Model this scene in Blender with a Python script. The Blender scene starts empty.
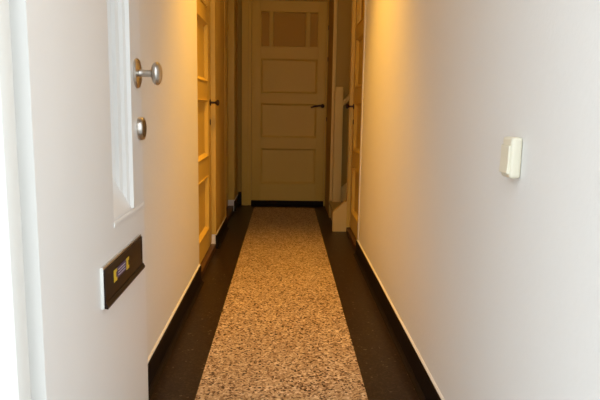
import bpy, bmesh, math, random
from mathutils import Vector, Matrix
random.seed(4)
PI = math.pi
scene = bpy.context.scene
col = scene.collection

# ------------------------------------------------------------------ materials
def new_mat(name):
    m = bpy.data.materials.new(name); m.use_nodes = True
    nt = m.node_tree
    return m, nt, nt.nodes['Principled BSDF']

def paint(name, rgb, rough=.5, bump=.0, scale=40., var=.04, spec=.5):
    m, nt, b = new_mat(name)
    tc = nt.nodes.new('ShaderNodeTexCoord')
    nz = nt.nodes.new('ShaderNodeTexNoise'); nz.inputs['Scale'].default_value = 3.5
    nz.inputs['Detail'].default_value = 4
    nt.links.new(tc.outputs['Object'], nz.inputs['Vector'])
    mx = nt.nodes.new('ShaderNodeMix'); mx.data_type = 'RGBA'
    mx.inputs[6].default_value = (*[c*(1-var) for c in rgb], 1)
    mx.inputs[7].default_value = (*[min(1, c*(1+var)) for c in rgb], 1)
    nt.links.new(nz.outputs['Fac'], mx.inputs[0])
    nt.links.new(mx.outputs[2], b.inputs['Base Color'])
    b.inputs['Roughness'].default_value = rough
    b.inputs['Specular IOR Level'].default_value = spec
    if bump:
        n2 = nt.nodes.new('ShaderNodeTexNoise'); n2.inputs['Scale'].default_value = scale
        n2.inputs['Detail'].default_value = 5
        nt.links.new(tc.outputs['Object'], n2.inputs['Vector'])
        bp = nt.nodes.new('ShaderNodeBump'); bp.inputs['Strength'].default_value = bump
        bp.inputs['Distance'].default_value = .01
        nt.links.new(n2.outputs['Fac'], bp.inputs['Height'])
        nt.links.new(bp.outputs['Normal'], b.inputs['Normal'])
    return m

def metal(name, rgb, rough):
    m = paint(name, rgb, rough, var=.08)
    m.node_tree.nodes['Principled BSDF'].inputs['Metallic'].default_value = 1
    return m

M = {}
M['plaster'] = paint('plaster', (.80, .785, .76), .75, .10, 60, .015, .25)
M['ceiling'] = paint('ceiling_paint', (.80, .78, .74), .8)
M['gloss_white'] = paint('gloss_white', (.80, .785, .755), .32, .06, 14, .03)
M['frame_white'] = paint('frame_white', (.82, .82, .78), .35, .06, 14, .03)
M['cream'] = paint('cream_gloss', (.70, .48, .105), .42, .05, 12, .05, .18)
M['stair_paint'] = paint('stair_paint', (.73, .53, .19), .5, .05, 12, .05, .15)
M['tread'] = paint('tread_paint', (.46, .33, .11), .55, .05, 20, .1, .2)
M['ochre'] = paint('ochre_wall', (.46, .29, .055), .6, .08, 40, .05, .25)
M['black'] = paint('black_skirting', (.010, .006, .005), .5, .08, 30, .2, .12)
M['wood'] = paint('threshold_wood', (.085, .038, .012), .5, .1, 30, .25)
M['dark_strip'] = paint('dark_threshold', (.012, .007, .004), .6, spec=.1)
M['nickel'] = metal('satin_nickel', (.56, .52, .47), .28)
M['nickel_dark'] = metal('dark_nickel', (.22, .19, .15), .35)
M['keyhole'] = paint('keyhole_black', (.01, .01, .01), .6)
M['bakelite'] = paint('brown_bakelite', (.022, .005, .004), .4)
M['dark_reflection'] = paint('flap_reflection', (.018, .008, .003), .45, 0, 40, .15, .25)  # dark hall mirrored in the chrome letter plate, painted in as base colour
M['yellow'] = paint('sticker_yellow', (.62, .42, .03), .4)
M['purple'] = paint('sticker_purple', (.05, .03, .09), .4)
M['lilac'] = paint('sticker_lilac', (.42, .36, .46), .4)
M['plastic'] = paint('ivory_plastic', (.78, .735, .59), .35)
M['paving'] = paint('paving', (.30, .29, .28), .8, .3, 20, .15)
M['brick'] = paint('facade_render', (.55, .50, .44), .85, .3, 30, .1)

m, nt, b = new_mat('door_glass')
b.inputs['Base Color'].default_value = (.26, .25, .16, 1); b.inputs['Roughness'].default_value = .2
b.inputs['Transmission Weight'].default_value = .35
M['glass'] = m
m, nt, b = new_mat('amber_glass')
tc = nt.nodes.new('ShaderNodeTexCoord'); nz = nt.nodes.new('ShaderNodeTexNoise'); nz.inputs['Scale'].default_value = 70
bp = nt.nodes.new('ShaderNodeBump'); bp.inputs['Strength'].default_value = .25; bp.inputs['Distance'].default_value = .004
nt.links.new(tc.outputs['Object'], nz.inputs['Vector']); nt.links.new(nz.outputs['Fac'], bp.inputs['Height']); nt.links.new(bp.outputs['Normal'], b.inputs['Normal'])
b.inputs['Base Color'].default_value = (.52, .30, .05, 1); b.inputs['Roughness'].default_value = .5; b.inputs['Specular IOR Level'].default_value = .15
M['amber'] = m
m, nt, b = new_mat('lamp_globe')
b.inputs['Base Color'].default_value = (.9, .8, .6, 1)
b.inputs['Emission Color'].default_value = (1, .55, .16, 1); b.inputs['Emission Strength'].default_value = 3
M['globe'] = m

def terrazzo(name, light):
    """polished stone chips: voronoi cells of a few stone colours in a cement matrix"""
    m, nt, b = new_mat(name)
    L = nt.links.new
    tc = nt.nodes.new('ShaderNodeTexCoord')
    nzw = nt.nodes.new('ShaderNodeTexNoise'); nzw.inputs['Scale'].default_value = 60
    L(tc.outputs['Object'], nzw.inputs['Vector'])
    add = nt.nodes.new('ShaderNodeVectorMath'); add.operation = 'MULTIPLY_ADD'
    add.inputs[1].default_value = (.012, .012, .0)
    L(nzw.outputs['Color'], add.inputs[0]); L(tc.outputs['Object'], add.inputs[2])
    v = nt.nodes.new('ShaderNodeTexVoronoi'); v.inputs['Scale'].default_value = 125 if light else 140
    v.inputs['Randomness'].default_value = 1
    L(add.outputs[0], v.inputs['Vector'])
    sep = nt.nodes.new('ShaderNodeSeparateColor'); L(v.outputs['Color'], sep.inputs[0])
    r = nt.nodes.new('ShaderNodeValToRGB'); r.color_ramp.interpolation = 'CONSTANT'
    if light:
        stops = [(0, (.27, .17, .095)), (.22, (.40, .27, .165)), (.45, (.50, .37, .24)),
                 (.70, (.58, .44, .30)), (.90, (.72, .58, .43))]
    else:
        stops = [(0, (.018, .009, .005)), (.45, (.026, .014, .008)), (.8, (.040, .024, .014)), (.992, (.13, .10, .07))]
    e = r.color_ramp.elements
    while len(e) < len(stops): e.new(.5)
    for el, (p, c) in zip(e, stops): el.position = p; el.color = (*c, 1)
    L(sep.outputs[0], r.inputs[0])
    n2 = nt.nodes.new('ShaderNodeTexNoise'); n2.inputs['Scale'].default_value = 2.2; n2.inputs['Detail'].default_value = 3
    L(tc.outputs['Object'], n2.inputs['Vector'])
    mr = nt.nodes.new('ShaderNodeMapRange'); mr.inputs[3].default_value = .76; mr.inputs[4].default_value = 1.03
    L(n2.outputs['Fac'], mr.inputs[0])
    hs = nt.nodes.new('ShaderNodeHueSaturation'); L(mr.outputs[0], hs.inputs['Value']); L(r.outputs[0], hs.inputs['Color'])
    out = hs.outputs[0]
    if light:                                      # sparse rounded dark chips over the pale ones
        v2 = nt.nodes.new('ShaderNodeTexVoronoi'); v2.inputs['Scale'].default_value = 92
        L(add.outputs[0], v2.inputs['Vector'])
        s2 = nt.nodes.new('ShaderNodeSeparateColor'); L(v2.outputs['Color'], s2.inputs[0])
        rad = nt.nodes.new('ShaderNodeMapRange'); rad.inputs[1].default_value = .25; rad.inputs[2].default_value = 1
        rad.inputs[3].default_value = .12; rad.inputs[4].default_value = .60
        L(s2.outputs[1], rad.inputs[0])
        lt = nt.nodes.new('ShaderNodeMath'); lt.operation = 'LESS_THAN'
        L(v2.outputs['Distance'], lt.inputs[0]); L(rad.outputs[0], lt.inputs[1])
        dk = nt.nodes.new('ShaderNodeMix'); dk.data_type = 'RGBA'
        dk.inputs[6].default_value = (.035, .015, .007, 1); dk.inputs[7].default_value = (.13, .06, .025, 1)
        L(s2.outputs[2], dk.inputs[0])
        m2 = nt.nodes.new('ShaderNodeMix'); m2.data_type = 'RGBA'
        L(lt.outputs[0], m2.inputs[0]); L(out, m2.inputs[6]); L(dk.outputs[2], m2.inputs[7]); out = m2.outputs[2]
    L(out, b.inputs['Base Color'])
    b.inputs['Roughness'].default_value = .42 if light else .34
    b.inputs['Specular IOR Level'].default_value = .25 if light else .14
    return m
M['terrazzo'] = terrazzo('speckled_terrazzo', True)
M['terrazzo_dark'] = terrazzo('dark_terrazzo', False)

# ------------------------------------------------------------------ mesh helpers
def box(bm, x0, x1, y0, y1, z0, z1, bev=0, seg=2):
    vs = [bm.verts.new((x, y, z)) for x in (x0, x1) for y in (y0, y1) for z in (z0, z1)]
    fs = [(0, 1, 3, 2), (4, 6, 7, 5), (0, 4, 5, 1), (2, 3, 7, 6), (0, 2, 6, 4), (1, 5, 7, 3)]
    faces = [bm.faces.new([vs[i] for i in f]) for f in fs]
    if bev:
        ed = list({e for f in faces for e in f.edges})
        bmesh.ops.bevel(bm, geom=ed, offset=bev, segments=seg, affect='EDGES', profile=.6)

def extrude_poly(bm, pts, axis, a, b):
    """prism: 2D outline pts swept along axis ('x','y','z') from a to b"""
    def co(p, t):
        return {'x': (t, p[0], p[1]), 'y': (p[0], t, p[1]), 'z': (p[0], p[1], t)}[axis]
    A = [bm.verts.new(co(p, a)) for p in pts]; B = [bm.verts.new(co(p, b)) for p in pts]
    n = len(pts)
    bm.faces.new(A); bm.faces.new(B[::-1])
    for i in range(n): bm.faces.new((A[i], B[i], B[(i+1) % n], A[(i+1) % n]))

def lathe(bm, prof, axis='y', seg=32, sx=1., sz=1., c=(0, 0, 0)):
    """profile of (radius, along) turned about the axis (along -y for 'y')"""
    rings = []
    for r, t in prof:
        ring = []
        for k in range(seg):
            a = 2*PI*k/seg
            p = (r*math.cos(a)*sx, -t, r*math.sin(a)*sz) if axis == 'y' else (r*math.cos(a)*sx, r*math.sin(a)*sz, t)
            ring.append(bm.verts.new((p[0]+c[0], p[1]+c[1], p[2]+c[2])))
        rings.append(ring)
    for i in range(len(rings)-1):
        for k in range(seg):
            bm.faces.new((rings[i][k], rings[i][(k+1) % seg], rings[i+1][(k+1) % seg], rings[i+1][k]))
    bm.faces.new(rings[0][::-1]); bm.faces.new(rings[-1])

def obj(name, bm, mat, parent=None, smooth=False):
    bmesh.ops.remove_doubles(bm, verts=bm.verts, dist=1e-6)
    bmesh.ops.recalc_face_normals(bm, faces=bm.faces)
    me = bpy.data.meshes.new(name); bm.to_mesh(me); bm.free()
    me.materials.append(mat)
    if smooth:
        for p in me.polygons: p.use_smooth = True
        me.set_sharp_from_angle(angle=math.radians(40))
    o = bpy.data.objects.new(name, me); col.objects.link(o)
    if parent: o.parent = parent
    return o

def bx(name, mat, parent, *dims, bev=0):
    bm = bmesh.new(); box(bm, *dims, bev=bev); return obj(name, bm, mat, parent, smooth=bool(bev))

def empty(name, loc, rz=0):
    o = bpy.data.objects.new(name, None); col.objects.link(o)
    o.location = loc; o.rotation_euler = (0, 0, rz); o.empty_display_size = .1
    return o

def struct(o, label=None, cat=None):
    o['kind'] = 'structure'
    if label: o['label'] = label
    if cat: o['category'] = cat
    return o

def tag(o, label, cat, group=None):
    o['label'] = label; o['category'] = cat
    if group: o['group'] = group
    return o

# ------------------------------------------------------------------ dimensions (metres; corridor runs along +Y)
XL, XR = -.503, .532          # wall faces
YF, YE = .935, 6.35           # front of the house, end wall
H = 3.2
L1a, L1b = 3.49, 4.33         # left room door opening
L2a, L2b = 5.10, 5.95         # left closet opening
R1a, R1b = 4.22, 5.00         # right door opening
ST0, ST1 = 5.06, 5.66         # stair opening in the right wall
DT = 2.13                     # top of the door openings

# ------------------------------------------------------------------ room shell
fl = bx('floor', M['terrazzo_dark'], None, XL-.25, 2.1, YF, YE+.15, -.12, 0)
struct(fl, 'dark brown polished terrazzo floor border along both walls', 'floor')
inl = bx('terrazzo_inlay', M['terrazzo'], fl, -.313, .313, 1.25, 6.19, -.02, .0015)
inl['label'] = 'speckled beige terrazzo strip down the middle'
struct(bx('ceiling', M['ceiling'], None, XL-.25, 2.1, YF, YE+.15, H, H+.1), 'white plaster ceiling of the hallway', 'ceiling')

bm = bmesh.new()                                   # left wall with two door openings
for a, c in ((1.0, L1a), (L1b, L2a), (L2b, YE+.15)):
    box(bm, XL-.25, XL, a, c, 0, H)
for a, c in ((L1a, L1b), (L2a, L2b)):
    box(bm, XL-.25, XL, a, c, DT, H)
    box(bm, XL-.25, XL-.20, a, c, 0, DT)           # closed back of the niche
struct(obj('wall_left', bm, M['plaster']), 'white plaster wall on the left behind the open front door', 'wall')

bm = bmesh.new()                                   # right wall: door opening, then the stair opening
box(bm, XR, XR+.25, .90, R1a, 0, H)
box(bm, XR, XR+.25, R1a, R1b, DT, H)
box(bm, XR+.20, XR+.25, R1a, R1b, 0, DT)
box(bm, XR, 2.1, R1b, ST0, 0, H)
wr = obj('wall_right', bm, M['plaster'])
struct(wr, 'white plaster wall on the right carrying the light switch', 'wall')

bm = bmesh.new()                                   # end wall, and the pier beside the stairs
box(bm, XL, 2.1, YE, YE+.15, 0, H)
box(bm, .432, 2.1, ST1, YE, 0, H)
box(bm, 2.0, 2.1, ST0, ST1, 0, H)
struct(obj('wall_end', bm, M['ochre']), 'end wall around the closed door and beside the stairs', 'wall')

bm = bmesh.new()                                   # street front around the doorway
box(bm, -2.2, -.53, YF+.01, 1.0, -.12, 3.4)
box(bm, XR+.25, 2.6, YF+.01, 1.0, -.12, 3.4)
box(bm, -.53, XR+.25, YF+.01, 1.0, 2.32, 3.4)
struct(obj('wall_front', bm, M['brick']), 'outer street wall around the front doorway', 'wall')
struct(bx('pavement', M['paving'], None, -4, 4, -5, YF, -.22, -.12), 'grey pavement in front of the doorway', 'pavement')

# front door frame: jamb on the left and head
bm = bmesh.new()
box(bm, -.53, -.430, YF-.005, .978, -.02, 2.32, .004)
box(bm, -.53, -.468, .976, 1.06, -.02, 2.32, .002)
t1 = obj('trim_1', bm, M['frame_white'], None, True)
struct(t1, 'bright white front door jamb at the left edge', 'door frame')

# skirtings: black profile with a rounded foot and a thin white bead on top
def skirting(name, label, runs, side):
    """runs: list of (wall_x, y0, y1); side +1 wall to the left (faces +X), -1 wall to the right"""
    bm = bmesh.new(); bw = bmesh.new()
    for x, y0, y1 in runs:
        s = side
        pts = [(x, 0), (x+s*.030, 0), (x+s*.020, .004), (x+s*.0135, .012), (x+s*.012, .024), (x+s*.012, .098), (x+s*.009, .102), (x, .102)]
        extrude_poly(bm, pts, 'y', y0, y1)
        extrude_poly(bw, [(x, .102), (x+s*.007, .102), (x+s*.007, .106), (x+s*.003, .110), (x, .110)], 'y', y0, y1)
    o = obj(name, bm, M['black'])
    bd = obj('top_bead', bw, M['gloss_white'], o); bd['label'] = 'thin white painted bead'
    return struct(o, label, 'baseboard')
skirting('baseboard_left', 'black skirting along the left wall', [(XL, 1.06, L1a), (XL, L1b+.01, L2a), (XL, L2b, YE)], 1)
skirting('baseboard_right', 'black skirting along the right wall', [(XR, 1.0, R1a)], -1)
bm = bmesh.new()
extrude_poly(bm, [(YE, 0), (YE-.028, 0), (YE-.016, .008), (YE-.014, .02), (YE-.014, .135), (YE-.010, .14), (YE, .14)], 'x', XL+.012, -.385)
struct(obj('baseboard_end', bm, M['black']), 'short tall black skirting left of the end door', 'baseboard')

# ------------------------------------------------------------------ panelled doors
def panelled_door(name, loc, rz, w, z0, z1, xs, rows, label, lights=False, thick=.04):
    """local: x across, front face at y=0 looking to -y"""
    d = empty(name, loc, rz)
    bm = bmesh.new()
    x0, x1 = xs
    box(bm, 0, x0, 0, thick, z0, z1, .0025); box(bm, x1, w, 0, thick, z0, z1, .0025)
    edges = [z0] + [v for r in rows for v in r] + [z1]
    for i in range(0, len(edges), 2):
        box(bm, x0, x1, .0004, thick-.001, edges[i], edges[i+1])
    obj('leaf', bm, M['cream'], d, True)
    for i, (a, c) in enumerate(rows):
        top = lights and i == len(rows)-1
        cells = [(x0, x1)]
        if top:
            wd = x1-x0; cells = [(x0, x0+wd*.165), (x0+wd*.205, x0+wd*.795), (x0+wd*.835, x1)]
            bm = bmesh.new()
            for p, q in ((cells[0][1], cells[1][0]), (cells[1][1], cells[2][0])):
                box(bm, p, q, .003, thick-.004, a, c, .002)
            obj('glazing_bar', bm, M['cream'], d, True)
        for p, q in cells:
            bm = bmesh.new()
            s = .012 if top else .026; dep = .016 if top else .018
            rings = []
            for ins, y in ((0, -.004), (.006, -.005), (.010, -.001), (s, dep)):
                rings.append([bm.verts.new(v) for v in ((p+ins, y, a+ins), (q-ins, y, a+ins), (q-ins, y, c-ins), (p+ins, y, c-ins))])
            back = [bm.verts.new(v) for v in ((p, dep+.012, a), (q, dep+.012, a), (q, dep+.012, c), (p, dep+.012, c))]
            for u, v in zip(rings, rings[1:]):
                for k in range(4): bm.faces.new((u[k], u[(k+1) % 4], v[(k+1) % 4], v[k]))
            for k in range(4): bm.faces.new((rings[0][k], rings[0][(k+1) % 4], back[(k+1) % 4], back[k]))
            if not top:
                bm.faces.new(rings[-1]); bm.faces.new(back)
                obj('panel', bm, M['cream'], d)
            else:
                mo = obj('pane_moulding', bm, M['cream'], d)
                bx('pane', M['amber'], mo, p+s-.002, q-s+.002, dep-.002, dep+.006, a+s-.002, c-s+.002)
    return struct(d, label, 'door')

rows_side = [(.19, .57), (.70, 1.085), (1.20, 1.585), (1.685, 2.00)]
def door_knob(d, x, z):
    bm = bmesh.new()
    lathe(bm, [(.022, 0), (.022, .004), (.018, .007), (.008, .009), (.007, .036), (.012, .041), (.019, .048), (.021, .056), (.017, .063), (.008, .066)], c=(x, 0, z))
    k = obj('door_knob', bm, M['bakelite'], d, True); k['label'] = 'dark brown round knob'
def key_plate(d, x, z):
    bm = bmesh.new(); lathe(bm, [(.014, 0), (.014, .003), (.010, .005)], c=(x, 0, z), sz=1.5, seg=20)
    obj('key_plate', bm, M['bakelite'], d, True)
def threshold(d, w, y0, y1, z=.045):
    bx('threshold', M['wood'], d, -.005, w+.005, y0, y1, 0, z, bev=.003)['label'] = 'brown varnished wood threshold'

def hinges(d, x, zs):
    for z in zs:
        bm = bmesh.new(); lathe(bm, [(.004, -.045), (.007, -.04), (.007, .04), (.004, .045)], axis='z', seg=14, c=(x, -.004, z))
        obj('hinge', bm, M['cream'], d, True)

d2 = panelled_door('door_2', (XL-.025, L1a+.015, 0), PI/2, .81, .05, 2.11, (.125, .625), rows_side,
                   'cream panelled door in the left wall nearest the front, dark knob', lights=True)
door_knob(d2, .75, 1.065); threshold(d2, .81, -.028, .03, .04); hinges(d2, .004, (.35, 1.12, 1.85))
key_plate(d2, .75, .93)
d4 = panelled_door('door_4', (XR+.025, R1b-.010, 0), -PI/2, .76, .05, 2.11, (.125, .635), rows_side,
                   'cream panelled door in the right wall just before the stairs', lights=True)
door_knob(d4, .06, 1.055); threshold(d4, .76, -.028, .03, .04); hinges(d4, .756, (.35, 1.12, 1.85))
key_plate(d4, .06, .93)
d5 = panelled_door('door_5', (XL-.06, L2a+.01, 0), PI/2, .83, .06, 2.11, (.125, .705), rows_side,
                   'narrow glimpse of the cream door in the left wall by the end door')
threshold(d5, .83, -.055, .03, .055)
d3 = panelled_door('door_3', (-.352, YE-.034, 0), 0, .764, .055, 2.105, (.089, .682),
                   [(.23, .614), (.719, 1.082), (1.174, 1.534), (1.644, 2.00)],
                   'closed cream panelled door at the far end of the hall', lights=True, thick=.03)
hd = bmesh.new()
lathe(hd, [(.021, 0), (.021, .004), (.011, .007), (.010, .040), (.006, .043)], c=(.738, 0, 1.057))
hd2 = bmesh.new()
pts = [(.745, -.036, 1.060), (.70, -.042, 1.058), (.65, -.040, 1.050), (.615, -.034, 1.036)]
def tube(bm, pts, rad, seg=12):
    rings = []
    for i, p in enumerate(pts):
        p = Vector(p); t = (Vector(pts[min(i+1, len(pts)-1)]) - Vector(pts[max(i-1, 0)])).normalized()
        u = t.cross(Vector((0, 0, 1)))
        if u.length < 1e-4: u = Vector((1, 0, 0))
        u.normalize(); v = u.cross(t)
        r = rad[i] if isinstance(rad, (list, tuple)) else rad
        rings.append([bm.verts.new(p + r*(math.cos(2*PI*k/seg)*u + math.sin(2*PI*k/seg)*v)) for k in range(seg)])
    for a, c in zip(rings, rings[1:]):
        for k in range(seg): bm.faces.new((a[k], a[(k+1) % seg], c[(k+1) % seg], c[k]))
    bm.faces.new(rings[0][::-1]); bm.faces.new(rings[-1])
tube(hd2, pts, [.010, .0095, .009, .006])
hh = obj('door_handle', hd2, M['bakelite'], d3, True); hh['label'] = 'dark lever handle'
obj('handle_rose', hd, M['bakelite'], hh, True)
for z in (.92, 1.53, 1.845):
    bx('strike_plate', M['bakelite'], d3, .778, .792, -.022, -.008, z-.022, z+.022, bev=.002)
# door frames in the corridor
def frame_trim(name, label, boxes, mat=None, bev=.004):
    bm = bmesh.new()
    for b_ in boxes: box(bm, *b_, bev=bev)
    return struct(obj(name, bm, mat or M['cream'], None, True), label, 'door frame')
frame_trim('trim_2', 'cream frame around the left door with the knob', [
    (XL-.09, XL+.006, L1b-.004, L1b+.028, 0.11, DT+.03), (XL-.08, XL-.001, L1a-.001, L1a+.012, 0, DT), (XL-.09, XL+.004, L1a, L1b, DT-.015, DT+.03)])
frame_trim('trim_3', 'cream frame around the right door by the stairs', [
    (XR-.003, XR+.085, R1b-.008, R1b+.058, .0, DT+.03), (XR+.001, XR+.08, R1a-.002, R1a+.010, 0, DT), (XR-.004, XR+.08, R1a, R1b, DT-.015, DT+.03)])
frame_trim('trim_7', 'pale corner strip where the right wall meets the door', [(XR-.005, XR+.004, R1a-.055, R1a-.001, .112, H-.01)], M['plaster'])
frame_trim('trim_4', 'cream frame around the end door', [
    (-.453, -.386, YE-.056, YE, .0, 2.17), (-.388, -.354, YE-.042, YE, 0, 2.14), (.414, .431, YE-.042, YE, 0, 2.14), (-.453, .431, YE-.056, YE, 2.108, 2.17)])
bx('sill_strip', M['dark_strip'], bpy.data.objects['trim_4'], -.354, .414, YE-.060, YE, 0, .050, bev=.004)['label'] = 'dark threshold strip under the door'
frame_trim('trim_5', 'cream edging around the recessed left closet', [
    (XL-.001, XL+.007, L2a-.09, L2a+.001, .112, DT+.05), (XL-.001, XL+.003, L1b+.02, L2a-.08, .112, H-.01), (XL-.001, XL+.003, L2b+.02, YE, .112, H-.01), (XL-.09, XL+.004, L2b-.002, L2b+.030, .112, DT+.05), (XL-.05, XL+.004, L2a, L2b, DT-.01, DT+.05)])
frame_trim('trim_6', 'pale corner board at the foot of the stairs pier', [
    (.428, .462, ST1-.018, ST1+.004, 0, H-.01)], M['stair_paint'])

# ------------------------------------------------------------------ front door, swung open against the left wall
fd = empty('door_1', (-.42, 1.014, 0), PI/2)
struct(fd, 'white front door standing open on the left with letter plate', 'door')
W, T = .768, .056
ox0, ox1, oz0, oz1 = .452, .640, .765, 1.95
bm = bmesh.new()
hole = [(0, .01), (W, .01), (W, 2.25), (0, 2.25)]; inn = [(ox0, oz0), (ox1, oz0), (ox1, oz1), (ox0, oz1)]
vo = [[bm.verts.new((x, y, z)) for x, z in hole] for y in (0, T)]; vi = [[bm.verts.new((x, y, z)) for x, z in inn] for y in (0, T)]
for k in range(4):
    l = (k+1) % 4
    for q in (0, 1): bm.faces.new((vo[q][k], vo[q][l], vi[q][l], vi[q][k]))
    bm.faces.new((vo[0][k], vo[0][l], vo[1][l], vo[1][k])); bm.faces.new((vi[0][k], vi[0][l], vi[1][l], vi[1][k]))
obj('leaf', bm, M['gloss_white'], fd)
bm = bmesh.new()                                   # stepped moulding round the glass
def ring_pts(ins, y): return [(ox0+.001, y, oz0), (ox1-ins, y, oz0), (ox1-ins, y, oz1-ins), (ox0+.001, y, oz1-ins)]
prof = [(0, .002), (.002, -.003), (.009, -.003), (.012, .006), (.022, .011), (.024, .020), (.038, .025), (.040, .034), (.050, .042)]
rr = [[bm.verts.new(v) for v in ring_pts(*p)] for p in prof]
for u, v in zip(rr, rr[1:]):
    for k in (1, 2): bm.faces.new((u[k], u[k+1], v[k+1], v[k]))
mo = obj('window_moulding', bm, M['gloss_white'], fd)
sol = mo.modifiers.new('thick', 'SOLIDIFY'); sol.thickness = .003; sol.offset = 1
bx('window_pane', M['glass'], fd, ox0-.002, ox1+.002, .042, .047, oz0-.01, oz1+.002)
bm = bmesh.new()                                   # sloping sill with a small drip lip
extrude_poly(bm, [(.044, .752), (.001, .752), (.0, .758), (0.002, .770), (.044, .865)], 'x', ox0+.0, ox1-.012)
extrude_poly(bm, [(.002, .746), (-.002, .745), (-.0025, .752), (-.0015, .758), (.002, .762)], 'x', ox0, W-.004)
obj('window_sill', bm, M['gloss_white'], fd)

kx = .716
bm = bmesh.new()
lathe(bm, [(.041, 0), (.041, .004), (.038, .0075), (.022, .009), (.012, .011)], c=(kx, 0, 1.134), seg=40)
kr = obj('knob_rose', bm, M['nickel'], fd, True)
bm = bmesh.new()
lathe(bm, [(.012, .008), (.0105, .013), (.010, .040), (.014, .045)], c=(kx, 0, 1.134))
n = 14
lathe(bm, [(.0325*math.sin(PI*(i+.5)/n)**.8, .057-.0145*math.cos(PI*(i+.5)/n)) for i in range(n)], c=(kx, 0, 1.134), sx=.85, sz=1.)
obj('door_knob', bm, M['nickel'], fd, True)['label'] = 'satin nickel oval knob'
bm = bmesh.new()
lathe(bm, [(.033, 0), (.033, .010), (.030, .0145), (.017, .0145), (.016, .0125)], c=(kx+.018, 0, .979), seg=40)
lk = obj('lock_rose', bm, M['nickel'], fd, True)
bm = bmesh.new()
lathe(bm, [(.0235, .0135), (.0235, .0158), (.012, .0162)], c=(kx+.018, 0, .979), seg=28)
cy = obj('lock_cylinder', bm, M['nickel_dark'], lk, True)
bx('keyhole', M['keyhole'], cy, kx+.0168, kx+.0192, -.0168, -.0155, .970, .985)

# letter plate
lp0, lp1, z0, z1 = .333, .702, .578, .675
bm = bmesh.new(); box(bm, lp0, lp1, -.006, .001, z0, z1, .0015)
lp = obj('letter_plate', bm, M['nickel'], fd, True); lp['label'] = 'long letter plate with a dark flap'
bm = bmesh.new(); box(bm, lp0+.001, lp1-.004, -.0095, -.005, z0+.012, z1-.005, .0015)
fp = obj('letter_flap', bm, M['dark_reflection'], lp, True); fp['label'] = 'metal flap coloured as the dark hall it mirrors'
bm = bmesh.new(); extrude_poly(bm, [(-.005, z0), (-.014, z0-.002), (-.0155, z0+.003), (-.011, z0+.012), (-.005, z0+.013)], 'x', lp0+.0005, lp1-.001)
obj('drip_lip', bm, M['dark_reflection'], lp)
bm = bmesh.new(); box(bm, lp0-.0025, lp0+.002, -.0060, .001, z0-.001, z1+.001, .001)
obj('end_cap', bm, M['frame_white'], lp, True)['label'] = 'white end of the plate'
bm = bmesh.new(); box(bm, lp1-.020, lp1-.014, -.0105, -.009, z0+.028, z1-.014, .0008)
obj('flap_rib', bm, M['dark_reflection'], fp)
sy = -.0095
bm = bmesh.new(); box(bm, .416, .536, sy-.0006, sy+.0004, .622, .650)
stk = obj('sticker', bm, M['purple'], fp); stk['label'] = 'small purple sticker with two yellow ends'
for a in (.402, .516):
    bm = bmesh.new(); box(bm, a, a+.018, sy-.0012, sy-.0003, .620, .650)
    box(bm, a+.018, a+.027, sy-.0012, sy-.0003, .620, .628); box(bm, a+.018, a+.027, sy-.0012, sy-.0003, .642, .650)
    obj('yellow_block', bm, M['yellow'], stk)
bm = bmesh.new()
for z in (.627, .634, .641): box(bm, .440, .506, sy-.0011, sy-.0004, z, z+.0028)
obj('print_lines', bm, M['lilac'], stk)

# ------------------------------------------------------------------ light switch on the right wall
sw = empty('light_switch', (XR, 1.365, .941), -PI/2)
tag(sw, 'ivory rocker light switch mounted on the right white wall', 'light switch')
# local x -> -Y (towards the camera), -y -> -X (into the hall)
bm = bmesh.new(); box(bm, -.026, .035, -.026, 0, -.045, .048, .010, 4)
obj('base', bm, M['plastic'], sw, True)
bm = bmesh.new()
extrude_poly(bm, [(-.020, -.038), (-.032, -.034), (-.030, 0), (-.030, .029), (-.020, .031)], 'x', -.021, .029)
rk = obj('rocker', bm, M['plastic'], sw)
mb = rk.modifiers.new('b', 'BEVEL'); mb.width = .002; mb.segments = 2

# ------------------------------------------------------------------ staircase rising to the right
st = empty('staircase', (.413, ST0, 0))
tag(st, 'cream painted staircase rising to the right beside the end door', 'staircase')
sd = ST1-ST0                                       # local: x rises to +X, y depth
rise, going = .165, .20
for i in range(6):
    zt = rise*(i+1); xa = .022+going*i
    bx('step', M['stair_paint'], st, xa+.01, xa+going+.012, .002, sd-.004, max(0, zt-rise), zt-.025)
    bx('tread', M['tread'], st, xa-.012, xa+going+.010, .002, sd-.004, zt-.025, zt, bev=.004)
bm = bmesh.new()                                   # near string with its cut foot, seen from the front door
extrude_poly(bm, [(0, 0), (.118, 0), (.118, .262), (.10, .256), (0, .163)], 'y', -.058, -.001)
obj('string_foot', bm, M['stair_paint'], st)['label'] = 'pale cheek board with a sloping top'
bm = bmesh.new()                                   # far string against the pier
extrude_poly(bm, [(.115, .02), (.115, .283), (1.24, 1.283), (1.24, 1.0)], 'y', sd-.022, sd-.001)
obj('wall_string', bm, M['stair_paint'], st)
bm = bmesh.new(); box(bm, .040, .118, sd-.092, sd-.020, 0, 1.205, .003); box(bm, .044, .114, sd-.088, sd-.024, 1.2, 1.232, .008)
obj('newel_post', bm, M['stair_paint'], st, True)
bm = bmesh.new()
tube(bm, [(.112, sd-.055, 1.075), (.6, sd-.055, 1.575), (1.2, sd-.055, 2.18)], .024, 14)
obj('handrail', bm, M['stair_paint'], st, True)

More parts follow.
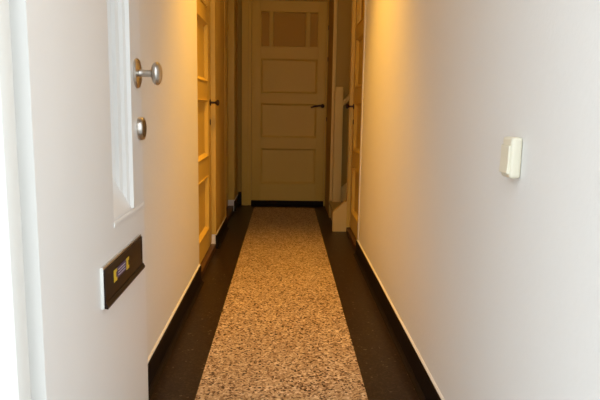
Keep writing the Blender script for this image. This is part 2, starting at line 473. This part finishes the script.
# ------------------------------------------------------------------ lamp that lights the hall (above the picture)
LY, LZ = 3.32, 2.90
lamp = empty('ceiling_lamp', (.0, LY, H))
tag(lamp, 'small shaded pendant lamp hanging from the hallway ceiling', 'ceiling lamp')
bm = bmesh.new(); lathe(bm, [(.05, 0), (.05, -.02), (.006, -.03), (.005, LZ-H+.12)], axis='z')
obj('lamp_rod', bm, M['nickel'], lamp, True)
bm = bmesh.new(); zb = LZ-H
lathe(bm, [(.02, zb+.13), (.035, zb+.12), (.10, zb+.02), (.097, zb+.02), (.03, zb+.112)], axis='z')
obj('lamp_shade', bm, M['plastic'], lamp, True)
bm = bmesh.new(); n = 12
lathe(bm, [(.03*math.sin(PI*(i+.5)/n), zb+.07+.03*math.cos(PI*(i+.5)/n)) for i in range(n)], axis='z')
obj('lamp_bulb', bm, M['globe'], lamp, True)
ld = bpy.data.lights.new('bulb', 'SPOT'); ld.energy = 285; ld.color = (1, .50, .055); ld.shadow_soft_size = .05
ld.spot_size = math.radians(75); ld.spot_blend = 1
lo = bpy.data.objects.new('bulb', ld); col.objects.link(lo); lo.location = (0, LY, LZ)
gd = bpy.data.lights.new('end_door_fill', 'POINT'); gd.energy = 11.5; gd.color = (1, .50, .055); gd.shadow_soft_size = .09  # added fill light, brightens the end door beyond the lamp's cone
go = bpy.data.objects.new('end_door_fill', gd); col.objects.link(go); go.location = (0, LY, LZ-.10)

# ------------------------------------------------------------------ daylight from the street behind the camera
w = bpy.data.worlds.new('overcast'); scene.world = w; w.use_nodes = True
nt = w.node_tree; bg = nt.nodes['Background']
tc = nt.nodes.new('ShaderNodeTexCoord'); sx = nt.nodes.new('ShaderNodeSeparateXYZ')
nt.links.new(tc.outputs['Generated'], sx.inputs[0])
rp = nt.nodes.new('ShaderNodeValToRGB')
rp.color_ramp.elements[0].position = .0; rp.color_ramp.elements[0].color = (.81, .88, .92, 1)
rp.color_ramp.elements[1].position = .8; rp.color_ramp.elements[1].color = (.90, .96, .99, 1)
nt.links.new(sx.outputs['Z'], rp.inputs[0]); nt.links.new(rp.outputs[0], bg.inputs['Color'])
bg.inputs['Strength'].default_value = 2.65

# ------------------------------------------------------------------ camera
cd = bpy.data.cameras.new('camera'); cam = bpy.data.objects.new('camera', cd); col.objects.link(cam)
cd.sensor_fit = 'HORIZONTAL'; cd.sensor_width = 36; cd.lens = 36.0
cam.location = (0, 0, 1.05); cam.rotation_euler = (1.4157799, -.0162086, -.0238740)
cd.clip_start = .02
scene.camera = cam
vs = scene.view_settings
scene.display_settings.display_device = 'sRGB'
vs.view_transform = 'Standard'; vs.look = 'None'; vs.exposure = 0.0; vs.gamma = 1; vs.use_curve_mapping = False
